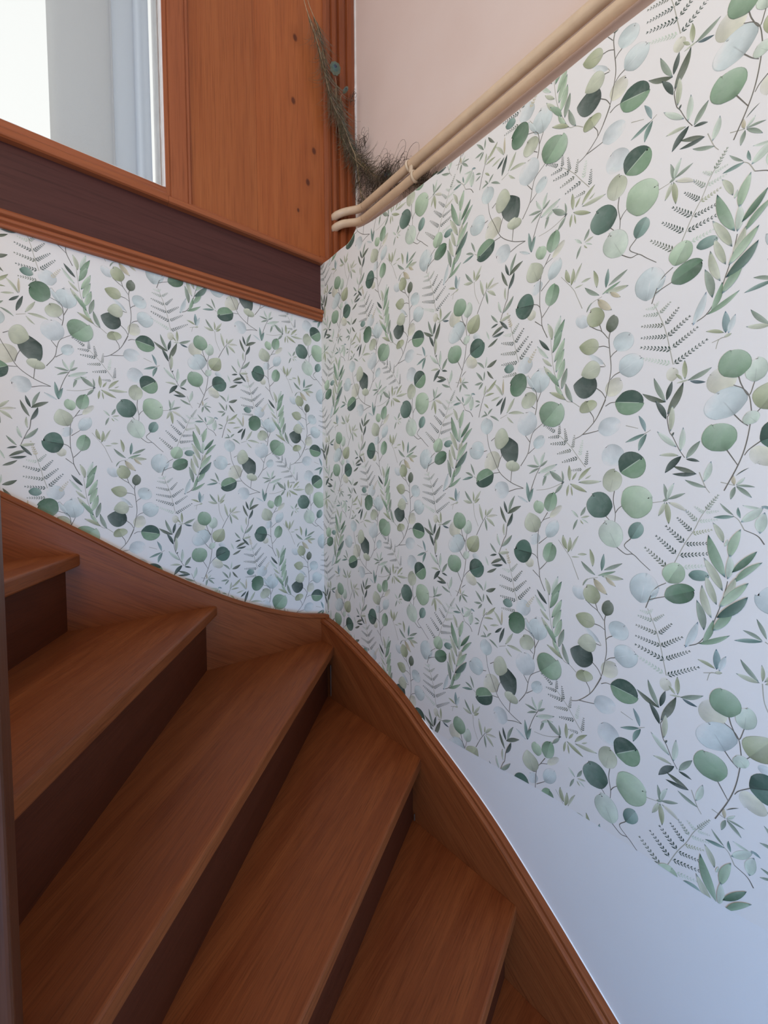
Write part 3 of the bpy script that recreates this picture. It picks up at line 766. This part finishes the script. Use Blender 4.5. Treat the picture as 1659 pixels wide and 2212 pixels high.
# top edge of the right sheet was cut by hand: a small step near the corner
TOPU = np.array([0.0, 0.06, 0.12, 0.165, 0.185, 0.20, 0.213, 0.25, 0.29, 0.36, 0.42, 0.54, 0.66, 0.78, 0.97, 1.06, 2.1])
TOPV = np.array([0.803, 0.800, 0.803, 0.802, 0.807, 0.818, 0.828, 0.819, 0.813, 0.808, 0.803, 0.802, 0.799, 0.798, 0.803, 0.800, 0.801])
BOTU = np.array([0.0, 0.53, 0.6, 0.73, 0.82, 0.89, 1.03, 1.13, 1.19, 1.23, 2.1])
BOTV = np.array([-0.646, -0.646, -0.649, -0.647, -0.643, -0.643, -0.650, -0.658, -0.660, -0.658, -0.655])
def sheet(name, us, lo, hi, th, to3d, parent):
    V = []; F = []
    for k, u in enumerate(us):
        V += [(u, lo[k], 0), (u, hi[k], 0), (u, hi[k], th), (u, lo[k], th)]
    V = [tuple(q) for q in to3d(np.array(V))]
    for k in range(len(us)-1):
        a = 4*k
        for j in range(4): F.append((a+j, a+(j+1) % 4, a+4+(j+1) % 4, a+4+j))
    F += [(0, 1, 2, 3), tuple(4*(len(us)-1)+j for j in (3, 2, 1, 0))]
    return mesh(name, V, F, M_PAPER, parent)
r3 = lambda A: np.column_stack([-A[:, 2], -A[:, 0], A[:, 1]])
UR = 1.95
ru = np.unique(np.concatenate([TOPU, BOTU, [UR]])); ru = ru[ru <= UR]
rp = sheet('wallpaper', ru, np.interp(ru, BOTU, BOTV), np.interp(ru, TOPU, TOPV), 0.0004, r3, wr)
# the print: u runs from the corner towards the viewer
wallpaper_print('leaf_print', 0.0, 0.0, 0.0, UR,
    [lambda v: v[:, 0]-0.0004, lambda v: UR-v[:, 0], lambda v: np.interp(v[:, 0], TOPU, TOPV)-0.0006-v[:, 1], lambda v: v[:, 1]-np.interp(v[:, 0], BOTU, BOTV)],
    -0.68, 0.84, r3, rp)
l3 = lambda A: np.column_stack([A[:, 0], -A[:, 2], A[:, 1]])
lp = sheet('wallpaper', np.array([-1.30, -0.6, -0.0008]), [-0.55]*3, [0.604]*3, 0.0004, l3, wl)
wallpaper_print('leaf_print', -1.0529+2*W-2*W, 0.51586, -1.30, -0.0010,
    [lambda v: v[:, 0]+1.30, lambda v: -0.0010-v[:, 0], lambda v: 0.604-v[:, 1], lambda v: v[:, 1]+0.55],
    -0.56, 0.61, l3, lp)

# ------------------------------------------------------------------ timber partition above the back wall
def rail(name, prof, x0, x1, m, parent, label=None):
    """horizontal moulding: prof is a closed list of (y, z)"""
    return extrude(name, lambda i, x: [Vector((x, y, z)) for y, z in prof], [x0, x1], m, parent, bevel=0.0012,
                   origin=((x0+x1)/2, prof[0][0], prof[0][1]))
def post(name, prof, z0, z1, m, parent):
    """vertical moulding: prof is a closed list of (x, y)"""
    return extrude(name, lambda i, z: [Vector((x, y, z)) for x, y in prof], [z0, z1], m, parent, grain=(0, 0, 1), bevel=0.0012,
                   origin=(prof[0][0], prof[0][1], (z0+z1)/2))
XL = -1.35
part = empty('wall_partition', (-0.5, 0.03, 0.6)); tag(part, 'orange pine partition with a moulded panel beside the window', kind='structure')
box('beam_board', (XL, 0.001, 0.638), (0.0, 0.06, 0.806), M_BEAM, part)
rail('lower_moulding', [(0.0, 0.603), (-0.010, 0.603), (-0.012, 0.609), (-0.009, 0.612), (-0.015, 0.616), (-0.016, 0.622), (-0.012, 0.625), (-0.020, 0.629), (-0.020, 0.636), (-0.016, 0.641), (0.001, 0.642)], XL, -0.001, M_FRAME, part)
rail('upper_rail', [(0.0, 0.800), (-0.016, 0.800), (-0.021, 0.803), (-0.021, 0.819), (-0.018, 0.823), (-0.004, 0.826), (0.004, 0.852), (0.045, 0.852), (0.045, 0.800)], XL, -0.497, M_FRAME, part)
rail('upper_rail', [(0.0, 0.800), (-0.016, 0.800), (-0.021, 0.803), (-0.021, 0.815), (-0.018, 0.819), (-0.002, 0.821), (-0.001, 0.829), (0.004, 0.831), (0.006, 0.836), (0.012, 0.839), (0.045, 0.839), (0.045, 0.800)], -0.497, 0.0, M_FRAME, part)
box('rail_end', (0.0, -0.0005, 0.795), (0.150, 0.045, 0.836), M_FRAME, part)
box('panel_board', (-0.43, 0.0122, 0.836), (-0.2253, 0.030, 2.4), M_PINE, part, grain=(0, 0, 1))
box('panel_board', (-0.2250, 0.012, 0.836), (0.04, 0.030, 2.4), M_PINE, part, grain=(0, 0, 1))
post('stile', [(-0.4985, 0.0), (-0.4985, 0.055), (-0.424, 0.055), (-0.424, 0.012), (-0.428, 0.0095), (-0.431, 0.003), (-0.437, 0.005), (-0.4415, 0.0), (-0.484, 0.0), (-0.4855, 0.003), (-0.487, 0.003), (-0.4885, 0.0)], 0.828, 2.4, M_FRAME, part)
post('moulding', [(0.026, 0.02), (0.026, 0.010), (0.030, 0.003), (0.036, 0.0), (0.048, 0.0), (0.050, 0.006), (0.054, 0.006), (0.058, -0.004), (0.066, -0.006), (0.074, -0.004), (0.077, 0.003), (0.081, 0.003), (0.084, -0.009), (0.096, -0.012), (0.106, -0.010), (0.109, -0.004), (0.113, -0.004), (0.116, -0.014), (0.130, -0.016), (0.146, -0.013), (0.1485, -0.006), (0.1485, 0.02)], 0.800, 2.4, M_MOULD, part)
# bead of white filler between timber and plaster, broken and uneven
rng = random.Random(4)
zs = np.linspace(0.80, 2.4, 90)
wv = [0.0016+0.0018*max(0, noise.noise(Vector((z*14, 0, 0)))*2)+(0.004 if 1.38 < z < 1.50 else 0) for z in zs]
extrude('filler_bead', lambda i, z: [Vector((0.1515, 0.0, z)), Vector((0.1515, -0.0175, z)), Vector((0.1515-wv[i], -0.0172, z)), Vector((0.1485-wv[i], 0.0, z))], list(zs), M_CAULK, part, grain=(0, 0, 1), origin=(0.15, -0.01, 1.5))

# ------------------------------------------------------------------ window in the partition
win = empty('window_1', (-0.9, 0.05, 0.85)); tag(win, 'window opening with bright daylight beside the pine stile', kind='structure')
def glass_mat():
    m = bpy.data.materials.new('clear_glass'); m.use_nodes = True; nt = m.node_tree; nt.nodes.clear()
    out = nt.nodes.new('ShaderNodeOutputMaterial'); mx = nt.nodes.new('ShaderNodeMixShader'); tr = nt.nodes.new('ShaderNodeBsdfTransparent')
    gl = nt.nodes.new('ShaderNodeBsdfGlossy'); gl.inputs['Roughness'].default_value = 0.02; fr = nt.nodes.new('ShaderNodeFresnel'); fr.inputs[0].default_value = 1.3
    tr.inputs[0].default_value = (0.97, 0.985, 0.98, 1)
    nt.links.new(fr.outputs[0], mx.inputs[0]); nt.links.new(tr.outputs[0], mx.inputs[1]); nt.links.new(gl.outputs[0], mx.inputs[2]); nt.links.new(mx.outputs[0], out.inputs[0])
    return m
M_GLASS = glass_mat()
box('pane', (XL, 0.030, 0.845), (-0.4985, 0.033, 2.4), M_GLASS, win)
M_WINPAINT = plain('white_window_paint', (0.82, 0.80, 0.80), 0.4)
box('sash', (-0.5035, 0.045, 0.82), (-0.470, 0.100, 2.4), M_WINPAINT, win, grain=(0, 0, 1), bevel=0.003)
# ragged edge of white paint and putty around the glass
zs = np.linspace(0.853, 2.4, 80)
pw = [0.0042+0.0022*noise.noise(Vector((z*22, 3, 0))) for z in zs]
extrude('putty_edge', lambda i, z: [Vector((-0.4985, 0.004, z)), Vector((-0.4985-pw[i], 0.005, z)), Vector((-0.4985-pw[i]*0.7, 0.029, z)), Vector((-0.4985, 0.029, z))], list(zs), M_WINPAINT, win, grain=(0, 0, 1), origin=(-0.5, 0.02, 1.5))
xs = np.linspace(XL, -0.4985, 60)
extrude('putty_edge', lambda i, x: [Vector((x, 0.006, 0.852)), Vector((x, 0.006, 0.8535+0.0008*noise.noise(Vector((x*30, 0, 0))))), Vector((x, 0.029, 0.855)), Vector((x, 0.029, 0.852))], list(xs), M_WINPAINT, win, origin=(-0.9, 0.02, 0.85))

# ------------------------------------------------------------------ curtain
def curtain_mat(name, fac, tcol):
    m, nt, b = mat(name)
    v = coords(nt, (1, 1, 1)); n1 = noise_tex(nt, v, 500.0, 2, 0.5); n0 = noise_tex(nt, v, 6.0, 2, 0.5)
    c = mixc(nt, ramp(nt, n1, 0.3, 0.7), (0.70, 0.70, 0.70), (0.76, 0.76, 0.76))
    nt.links.new(c, b.inputs['Base Color']); b.inputs['Roughness'].default_value = 0.9; b.inputs['Specular IOR Level'].default_value = 0.1
    tl = nt.nodes.new('ShaderNodeBsdfTranslucent'); tl.inputs[0].default_value = tcol
    mx = nt.nodes.new('ShaderNodeMixShader'); mx.inputs[0].default_value = fac
    out = nt.nodes['Material Output']
    nt.links.new(b.outputs[0], mx.inputs[1]); nt.links.new(tl.outputs[0], mx.inputs[2]); nt.links.new(mx.outputs[0], out.inputs[0])
    return m
def curtain(key, m, label):
    cv = catmull([(x, y, 0) for x, y in key], 4); zs = np.linspace(0.70, 2.4, 26); V = []; F = []
    for z in zs:
        for k, p in enumerate(cv):
            V.append((p.x, p.y+0.006*(z-0.85)*math.sin(k*0.23), z))
    n = len(cv)
    for i in range(len(zs)-1):
        for j in range(n-1): a = i*n+j; F.append((a, a+1, a+n+1, a+n))
    o = mesh('curtain', V, F, m, smooth=True, origin=(key[0][0], 0.09, 0.7))
    sm = o.modifiers.new('thickness', 'SOLIDIFY'); sm.thickness = 0.0012
    tag(o, label, 'curtain')
curtain([(-0.745, 0.120), (-0.738, 0.100), (-0.722, 0.090), (-0.680, 0.086), (-0.640, 0.088), (-0.612, 0.092), (-0.606, 0.112), (-0.600, 0.128), (-0.590, 0.125)], curtain_mat('grey_curtain_cloth', 0.5, (0.80, 0.80, 0.82, 1)),
    'flat opaque grey curtain behind the window glass beside the bright gap')
curtain([(-0.603, 0.100), (-0.596, 0.086), (-0.575, 0.078), (-0.556, 0.082), (-0.550, 0.096), (-0.541, 0.102), (-0.535, 0.096), (-0.528, 0.082), (-0.516, 0.080), (-0.5115, 0.092)], curtain_mat('pale_curtain_cloth', 0.62, (0.84, 0.88, 0.95, 1)),
    'narrow pale bluish curtain in folds nearest the pine stile')

# ------------------------------------------------------------------ staircase
stair = empty('staircase', (-0.45, -0.5, -1.3)); tag(stair, 'reddish brown wooden winding staircase turning up to the left along both walls', 'staircase')
NOSE = {0: ((-1.03, -0.028), (-1.05, -0.40), 0.036), 1: ((-0.726, -0.028), (-0.858, -0.362), -0.153), 2: ((-0.387, -0.017), (-0.843, -0.710), -0.342),
        3: ((-0.036, -0.113), (-0.780, -0.830), -0.530), 4: ((-0.035, -0.532), (-0.560, -0.833), -0.718), 5: ((-0.037, -0.826), (-0.252, -0.900), -0.906),
        6: ((-0.037, -1.095), (-0.300, -1.135), -1.094)}
RIS = {0: ((-1.07, -0.03), (-1.09, -0.40)), 1: ((-0.759, -0.035), (-0.862, -0.255)), 2: ((-0.428, -0.029), (-0.835, -0.646)), 3: ((-0.054, -0.088), (-0.700, -0.711)),
       4: ((-0.041, -0.504), (-0.456, -0.735)), 5: ((-0.037, -0.797), (-0.250, -0.867)), 6: ((-0.037, -1.060), (-0.300, -1.100))}
def cut(poly, p, d, side):
    n = (-d[1]*side, d[0]*side); f = lambda q: (q[0]-p[0])*n[0]+(q[1]-p[1])*n[1]; out = []
    for i in range(len(poly)):
        a, b = poly[i], poly[(i+1) % len(poly)]
        if f(a) >= 0: out.append(a)
        if (f(a) >= 0) != (f(b) >= 0):
            k = f(a)/(f(a)-f(b)); out.append((a[0]+(b[0]-a[0])*k, a[1]+(b[1]-a[1])*k))
    return out
def line(L): p, q = L[0], L[1]; return p, (q[0]-p[0], q[1]-p[1])
LEFT = {0: -1.30, 1: -1.10, 2: -1.00, 3: -0.90, 4: -0.845, 5: -0.845, 6: -0.845}
def prism(name, poly, z0, z1, m, grain, bevel):
    n = len(poly); v = [(x, y, z0) for x, y in poly]+[(x, y, z1) for x, y in poly]
    f = [tuple(range(n-1, -1, -1)), tuple(range(n, 2*n))]+[(i, (i+1) % n, n+(i+1) % n, n+i) for i in range(n)]
    cx = sum(p[0] for p in poly)/n; cy = sum(p[1] for p in poly)/n
    return mesh(name, v, f, m, stair, grain, bevel, 3, origin=(cx+z1*3, cy+z1, z1) if False else (cx, cy, z1))
for k in range(0, 7):
    bx = [(LEFT[k], -1.9), (-0.030, -1.9), (-0.030, -0.026), (LEFT[k], -0.026)]
    p, d = line(NOSE[k]); poly = cut(bx, p, d, -1)
    if k > 0:
        p2, d2 = line(RIS[k-1]); ln = math.hypot(*d2); off = 0.012; nx, ny = (-d2[1]/ln, d2[0]/ln)
        p2 = (p2[0]-nx*off*1, p2[1]-ny*off*1); poly = cut(poly, p2, d2, 1)
    if len(poly) < 3: continue
    z = NOSE[k][2]
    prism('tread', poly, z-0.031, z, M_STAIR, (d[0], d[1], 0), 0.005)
    # riser below this tread
    if k < 6:
        zl = NOSE[k+1][2]; p, d = line(RIS[k]); ln = math.hypot(*d); nx, ny = (-d[1]/ln, d[0]/ln)
        bx = [(LEFT[k+1], -1.9), (-0.0345, -1.9), (-0.0345, -0.0295), (LEFT[k+1], -0.0295)]
        poly = cut(bx, p, d, -1); poly = cut(poly, (p[0]-nx*0.018, p[1]-ny*0.018), d, 1)
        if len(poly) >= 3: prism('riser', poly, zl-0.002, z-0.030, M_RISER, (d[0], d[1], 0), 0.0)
# wall strings
RS = [(0.0, -0.449), (-0.08, -0.461), (-0.17, -0.487), (-0.30, -0.533), (-0.433, -0.589), (-0.535, -0.649), (-0.719, -0.757), (-0.87, -0.872), (-1.025, -1.003), (-1.20, -1.152), (-1.50, -1.41)]
LS = [(-1.30, 0.285), (-1.10, 0.150), (-0.87, 0.004), (-0.725, -0.093), (-0.559, -0.206), (-0.383, -0.309), (-0.25, -0.372), (-0.12, -0.418), (0.0, -0.444)]
def string(name, pts, depth, right):
    cv = catmull([(a, z, 0) for a, z in pts], 8)
    prof = [(0.0, 0.0), (0.015, 0.0), (0.0175, -0.0015), (0.0185, -0.0075), (0.0215, -0.0075), (0.0225, -0.0015), (0.025, 0.0015), (0.030, 0.0015), (0.034, -0.0015), (0.0355, -0.007), (0.0355, -0.011), (0.0325, -0.0145), (0.033, -depth), (0.0, -depth)]
    if right: pf = lambda i, p: [Vector((-w-0.0006, p.x, p.y+h)) for w, h in prof]; g = (0, -1, -0.75); org = (-0.02, -0.6, -0.8)
    else: pf = lambda i, p: [Vector((p.x, -w*0.88-0.0006, p.y+h)) for w, h in prof]; g = (1, 0, -0.6); org = (-0.6, -0.02, -0.3)
    return extrude(name, pf, cv, M_STRING, stair, grain=g, origin=org)
string('wall_string', LS, 0.36, False)
string('wall_string', RS, 0.42, True)
ci = box('wall_light_block', (-1.60, -3.4, -1.75), (-0.975, -0.93, -0.15), M_WHITE); tag(ci, 'unseen low wall beside the newel post, added to block light from the left', kind='structure')  # invented and out of view: keeps side light off the lower stairs
cb = box('wall_back', (-1.60, -3.5, -1.75), (0.25, -3.4, 2.4), M_WHITE); tag(cb, 'unseen wall at the foot of the stairs behind the viewer, added to cut sky light', kind='structure')  # out of view, added to hold back sky light from behind
cc = box('ceiling', (-1.60, -3.5, 2.75), (0.25, 0.12, 2.85), M_WHITE); tag(cc, 'unseen white ceiling over the stairwell, added to block sky light from above', kind='structure')  # out of view, added so less overhead light reaches the wall tops
cf = box('floor', (-1.60, -3.5, -1.90), (0.25, 0.12, -1.75), M_STRING); tag(cf, 'wooden floor at the foot of the stairs', kind='structure')
M_OLDFILL = plain('grubby_filler', (0.09, 0.055, 0.04), 0.8)
box('filler_bead', (-0.0375, -0.093, -0.708), (-0.0345, -0.091, -0.600), M_OLDFILL, stair)
box('filler_bead', (-0.0375, -0.509, -0.903), (-0.0345, -0.507, -0.885), M_OLDFILL, stair)
cvf = [p for p in catmull([(a, z, 0) for a, z in RS], 8) if p.x < -0.50]
extrude('wall_filler', lambda i, p: [Vector((-0.0002, p.x, p.y+0.0014+0.0005*noise.noise(Vector((i*0.7, 0, 0))))), Vector((-0.0026, p.x, p.y+0.0001)), Vector((-0.0002, p.x, p.y-0.001))], cvf, M_CAULK, stair, grain=(0, -1, -0.75), origin=(-0.002, -0.8, -0.8))
# newel post and the inner string running down from it
nw = box('newel_post', (-0.955, -0.905, -1.75), (-0.8395, -0.780, 0.42), M_NEWEL, stair, grain=(0, 0, 1), bevel=0.004, seg=3)
box('newel_cap', (-0.965, -0.915, 0.42), (-0.830, -0.770, 0.445), M_RISER, stair, grain=(0, 0, 1), bevel=0.006, seg=3)
v = [(-0.875, -0.90, -0.60), (-0.875, -1.75, -1.25), (-0.875, -1.75, -1.55), (-0.875, -0.90, -0.95)]
v = v+[(-0.843, y, z) for _, y, z in v]
mesh('inner_string', v, [(0, 1, 2, 3), (7, 6, 5, 4), (0, 4, 5, 1), (1, 5, 6, 2), (2, 6, 7, 3), (3, 7, 4, 0)], M_STRING, stair, (0, -1, -0.75), 0.003)

# ------------------------------------------------------------------ heating pipes on the set-back wall
PX = 0.124
def pipe(z, zb, xh, zh, bend, label):
    pts = [(xh, 0.02, zh), (xh, 0.0, zh), (xh+0.004, -0.012, zh+0.003), (xh+0.018, -0.026, zh+0.010), (xh+0.038, -0.040, (zh+z)/2+0.008)] + \
          [(PX-0.008, bend+0.022, z+0.000), (PX-0.001, bend, z), (PX, bend-0.03, z), (PX, -0.30, z), (PX, -1.0, z+0.001), (PX, -2.0, z)]
    o = tube('heating_pipe', catmull(pts, 6), 0.0128, M_PIPE, seg=16, origin=(xh, 0, zh))
    return tag(o, label, 'pipe', 'heating pipes along the upper wall')
up = pipe(1.011, 0, 0.060, 0.992, -0.085, 'upper of two cream painted heating pipes running above the wallpaper edge')
lo = pipe(0.967, 0, 0.061, 0.953, -0.085, 'lower of two cream painted heating pipes nearest the wallpaper edge')
tube('coupling', [(PX, -0.335, 1.011), (PX, -0.338, 1.011), (PX, -0.40, 1.011), (PX, -2.0, 1.011)], 0.0148, M_PIPE, up, 16)
def torus(name, c, R, r, m, parent, n=20, k=8):
    V = []; F = []
    for i in range(n):
        a = 2*math.pi*i/n
        for j in range(k):
            b = 2*math.pi*j/k; rr = R+r*math.cos(b)
            V.append((c[0]+rr*math.cos(a), c[1]+r*1.5*math.sin(b), c[2]+rr*math.sin(a)))
    for i in range(n):
        for j in range(k): F.append((i*k+j, i*k+(j+1) % k, ((i+1) % n)*k+(j+1) % k, ((i+1) % n)*k+j))
    return mesh(name, V, F, m, parent, smooth=True)
clip_o = empty('pipe_clip', (0.15, -0.345, 0.985)); tag(clip_o, 'cream double pipe clip holding both heating pipes to the wall near the corner', 'clip')
M_CLIP = plain('cream_plastic', (0.72, 0.60, 0.46), 0.35)
torus('clip_ring', (PX, -0.352, 0.967), 0.0150, 0.0034, M_CLIP, clip_o)
torus('clip_ring', (PX, -0.328, 1.011), 0.0150, 0.0030, M_CLIP, clip_o)
box('clip_bridge', (PX-0.012, -0.350, 0.980), (PX-0.004, -0.338, 1.000), M_CLIP, clip_o, bevel=0.002)
box('clip_foot', (PX+0.010, -0.352, 0.965), (0.152, -0.338, 1.012), M_CLIP, clip_o, bevel=0.002)

# ------------------------------------------------------------------ peacock feathers
def two_tone(name, ca, cb, rough=0.5):
    m, nt, b = mat(name); v = coords(nt, (1, 1, 1)); n1 = noise_tex(nt, v, 90.0, 3, 0.6)
    nt.links.new(mixc(nt, ramp(nt, n1, 0.35, 0.65), ca, cb), b.inputs['Base Color']); b.inputs['Roughness'].default_value = rough
    return m
M_QUILL = two_tone('quill_tan', (0.34, 0.22, 0.12), (0.46, 0.33, 0.20))
M_BARB = two_tone('barb_brown', (0.11, 0.075, 0.045), (0.22, 0.165, 0.11), 0.6)
M_BARBG = two_tone('barb_green', (0.075, 0.085, 0.045), (0.14, 0.125, 0.06), 0.45)
M_EYE1 = two_tone('eye_green', (0.07, 0.082, 0.055), (0.10, 0.115, 0.08), 0.4)
M_EYE2 = two_tone('eye_teal', (0.045, 0.085, 0.075), (0.065, 0.12, 0.105), 0.35)
M_EYE3 = two_tone('eye_blue', (0.008, 0.018, 0.045), (0.016, 0.03, 0.07), 0.35)
def strands(name, items, m, parent, w=0.0007):
    """items: list of polylines; each a thin three-sided strand, all in one mesh"""
    V = []; F = []
    for pts in items:
        n = len(pts); base = len(V)
        for i, p in enumerate(pts):
            d = (pts[min(i+1, n-1)]-pts[max(i-1, 0)]); d = d.normalized() if d.length > 1e-9 else Vector((0, 0, 1))
            a = d.orthogonal().normalized(); b = d.cross(a); r = w*(1-0.75*i/(n-1))
            for k in range(3):
                an = 2.094*k; V.append(tuple(p+a*r*math.cos(an)+b*r*math.sin(an)))
        for i in range(n-1):
            for k in range(3): F.append((base+3*i+k, base+3*i+(k+1) % 3, base+3*i+3+(k+1) % 3, base+3*i+3+k))
    o = mesh(name, V, F, m, parent); tag(o, kind='stuff'); return o
def side_dirs(p):
    # the feathers lie against the pine moulding, then turn round the corner along the painted wall
    k = min(1, max(0, (-0.03-p.y)/0.03)); nrm = Vector((-k, -(1-k), 0)).normalized(); return nrm
def feather(pts, label, barb_from, barb_to, blen, nb, seed, eye=None, curl=0.5, qr=0.0014, hang=-1):
    rnd = random.Random(seed); cv = catmull(pts, 10)
    f = empty('peacock_feather', tuple(cv[0])); tag(f, label, 'feather', 'bunch of dried peacock feathers')
    tube('quill', cv, lambda t: qr*(1-0.55*t), M_QUILL, f, 6)
    A = []; B = []
    for i in range(nb):
        t = barb_from+(barb_to-barb_from)*(i+rnd.random())/nb; x = t*(len(cv)-1); k = int(min(x, len(cv)-2)); p = cv[k].lerp(cv[k+1], x-k)
        d = (cv[k+1]-cv[k]).normalized(); nn = side_dirs(p); sd = d.cross(nn).normalized()*rnd.choice([-1, 1])
        L = blen*rnd.uniform(0.5, 1.1); ang = rnd.uniform(0.12, 0.55); v = (d*hang*-1*math.cos(ang)+sd*math.sin(ang)).normalized()
        q = p.copy(); ln = [q.copy()]; bend = rnd.uniform(-1, 1)*curl
        for s in range(7):
            v = (v+sd*0.02+Vector((0, 0, -0.03))+nn*rnd.uniform(-0.03, 0.05)).normalized(); v = Matrix.Rotation(bend*0.35, 3, nn) @ v
            q = q+v*L/7; 
            if q.y > -0.018 and q.x < 0.14: q.y = -0.018-0.004*rnd.random()
            if q.x > 0.144: q.x = 0.144-0.004*rnd.random()
            ln.append(q.copy())
        (A if rnd.random() < 0.6 else B).append(ln)
    strands('barbs', A, M_BARB, f, 0.0008); strands('barbs', B, M_BARBG, f, 0.0008)
    if eye:
        c, nrm, ax, rx, rz = eye; c = Vector(c); nrm = Vector(nrm).normalized(); ax = Vector(ax).normalized(); sd = ax.cross(nrm)
        eo = None
        for nm, k, m, h in (('eye', 1.0, M_EYE1, 0.0), ('eye_ring', 0.66, M_EYE2, 0.0012), ('eye_spot', 0.36, M_EYE3, 0.0024)):
            V = [c+nrm*(h+0.003)]; n = 28; cc = c+ax*rz*(1-k)*0.12
            V[0] = cc+nrm*(h+0.0035)
            for i in range(n):
                a = 2*math.pi*i/n; r = 1+(0.06*math.sin(9*a) if k == 1.0 else 0)
                V.append(cc+nrm*h+sd*rx*k*r*math.cos(a)+ax*rz*k*r*math.sin(a)*(1.0 if math.sin(a) > 0 else 1.25))
            V += [v_-nrm*0.0012 for v_ in V]
            F = [(0, 1+i, 1+(i+1) % n) for i in range(n)]+[(n+1, n+2+(i+1) % n, n+2+i) for i in range(n)]+[(1+i, n+2+i, n+2+(i+1) % n, 1+(i+1) % n) for i in range(n)]
            q_ = mesh(nm, V, F, m, eo or f); eo = eo or q_
    return f
feather([(-0.074, -0.028, 1.70), (-0.0683, -0.028, 1.6245), (-0.021, -0.030, 1.521), (0.0044, -0.032, 1.442), (0.0349, -0.034, 1.3522), (0.0813, -0.034, 1.300), (0.1, -0.034, 1.2652), (0.118, -0.0494, 1.2091), (0.128, -0.1016, 1.1439), (0.132, -0.1514, 1.0855), (0.134, -0.205, 1.055)],
    'long peacock feather whose tan quill crosses the pine panel on the left of the bunch', 0.12, 0.97, 0.11, 330, 1,
    eye=((0.134, -0.205, 1.058), (-1, 0, 0.1), (0, -0.6, -0.4), 0.017, 0.022))
feather([(-0.062, -0.026, 1.72), (-0.0534, -0.026, 1.6385), (-0.0158, -0.026, 1.575), (0.0072, -0.028, 1.4878), (0.0217, -0.030, 1.3932), (0.0575, -0.030, 1.3081), (0.09, -0.032, 1.2408), (0.118, -0.0558, 1.1859), (0.134, -0.187, 1.05), (0.138, -0.3087, 0.9696), (0.138, -0.41, 0.925)],
    'longest peacock feather passing behind both pipes to the wallpaper edge', 0.15, 1.0, 0.10, 360, 2,
    eye=((0.138, -0.415, 0.93), (-1, 0, 0.1), (0, -0.8, 0.3), 0.016, 0.024))
feather([(0.128, -0.075, 1.05), (0.124, -0.064, 1.12), (0.118, -0.056, 1.194), (0.1048, -0.036, 1.256), (0.079, -0.032, 1.3196), (0.052, -0.034, 1.3613), (0.0497, -0.036, 1.4244), (0.042, -0.038, 1.448)],
    'short peacock feather pointing up with a round teal and blue eye', 0.0, 0.86, 0.075, 230, 3, hang=1, curl=0.8,
    eye=((0.0415, -0.044, 1.467), (-0.45, -1, 0), (0, 0, 1), 0.0185, 0.021))
feather([(0.134, -0.115, 1.12), (0.118, -0.0426, 1.217), (0.0929, -0.034, 1.2809), (0.0768, -0.034, 1.3337), (0.0679, -0.036, 1.3859), (0.084, -0.038, 1.414)],
    'small peacock feather with a narrow green eye below the round eye', 0.0, 0.85, 0.07, 160, 4, hang=1, curl=0.9,
    eye=((0.088, -0.040, 1.424), (-0.3, -1, 0), (0.6, 0, 1), 0.007, 0.018))
# curly loose barbs around the bottom of the bunch
def curls():
    rnd = random.Random(11); it = []
    for c, n, R, L in (((0.135, -0.195, 1.065), 75, 0.024, 0.12), ((0.130, -0.085, 1.13), 42, 0.03, 0.13), ((0.136, -0.28, 1.050), 16, 0.022, 0.12),
                       ((0.136, -0.12, 1.07), 60, 0.035, 0.08), ((0.137, -0.38, 0.94), 60, 0.022, 0.07), ((0.13, -0.075, 1.235), 30, 0.02, 0.07), ((0.13, -0.07, 1.03), 40, 0.014, 0.05), ((0.125, -0.030, 1.42), 14, 0.016, 0.06)):
        for i in range(n):
            q = Vector(c)+Vector((rnd.uniform(-0.012, 0.004), rnd.uniform(-R, R), rnd.uniform(-R, R))); a = rnd.uniform(0, 6.28); b = rnd.choice([-1, 1])*rnd.uniform(0.15, 0.6); ln = [q.copy()]
            for s in range(9):
                a += b; b *= 1.10; q = q+Vector((rnd.uniform(-0.0012, 0.001), math.cos(a), math.sin(a)))*(L*rnd.uniform(0.6, 1)/9); q.x = min(q.x, 0.148); q.y = min(q.y, -0.006); ln.append(q.copy())
            it.append(ln)
    return it
fz = empty('feather_fluff', (0.13, -0.2, 1.05)); tag(fz, 'tangle of loose curly dark feather barbs behind the pipes at the corner', 'feather fluff')
M_DARKB = two_tone('barb_dark', (0.035, 0.024, 0.016), (0.09, 0.062, 0.042), 0.6)
strands('curled_barbs', curls(), M_DARKB, fz, 0.00085)
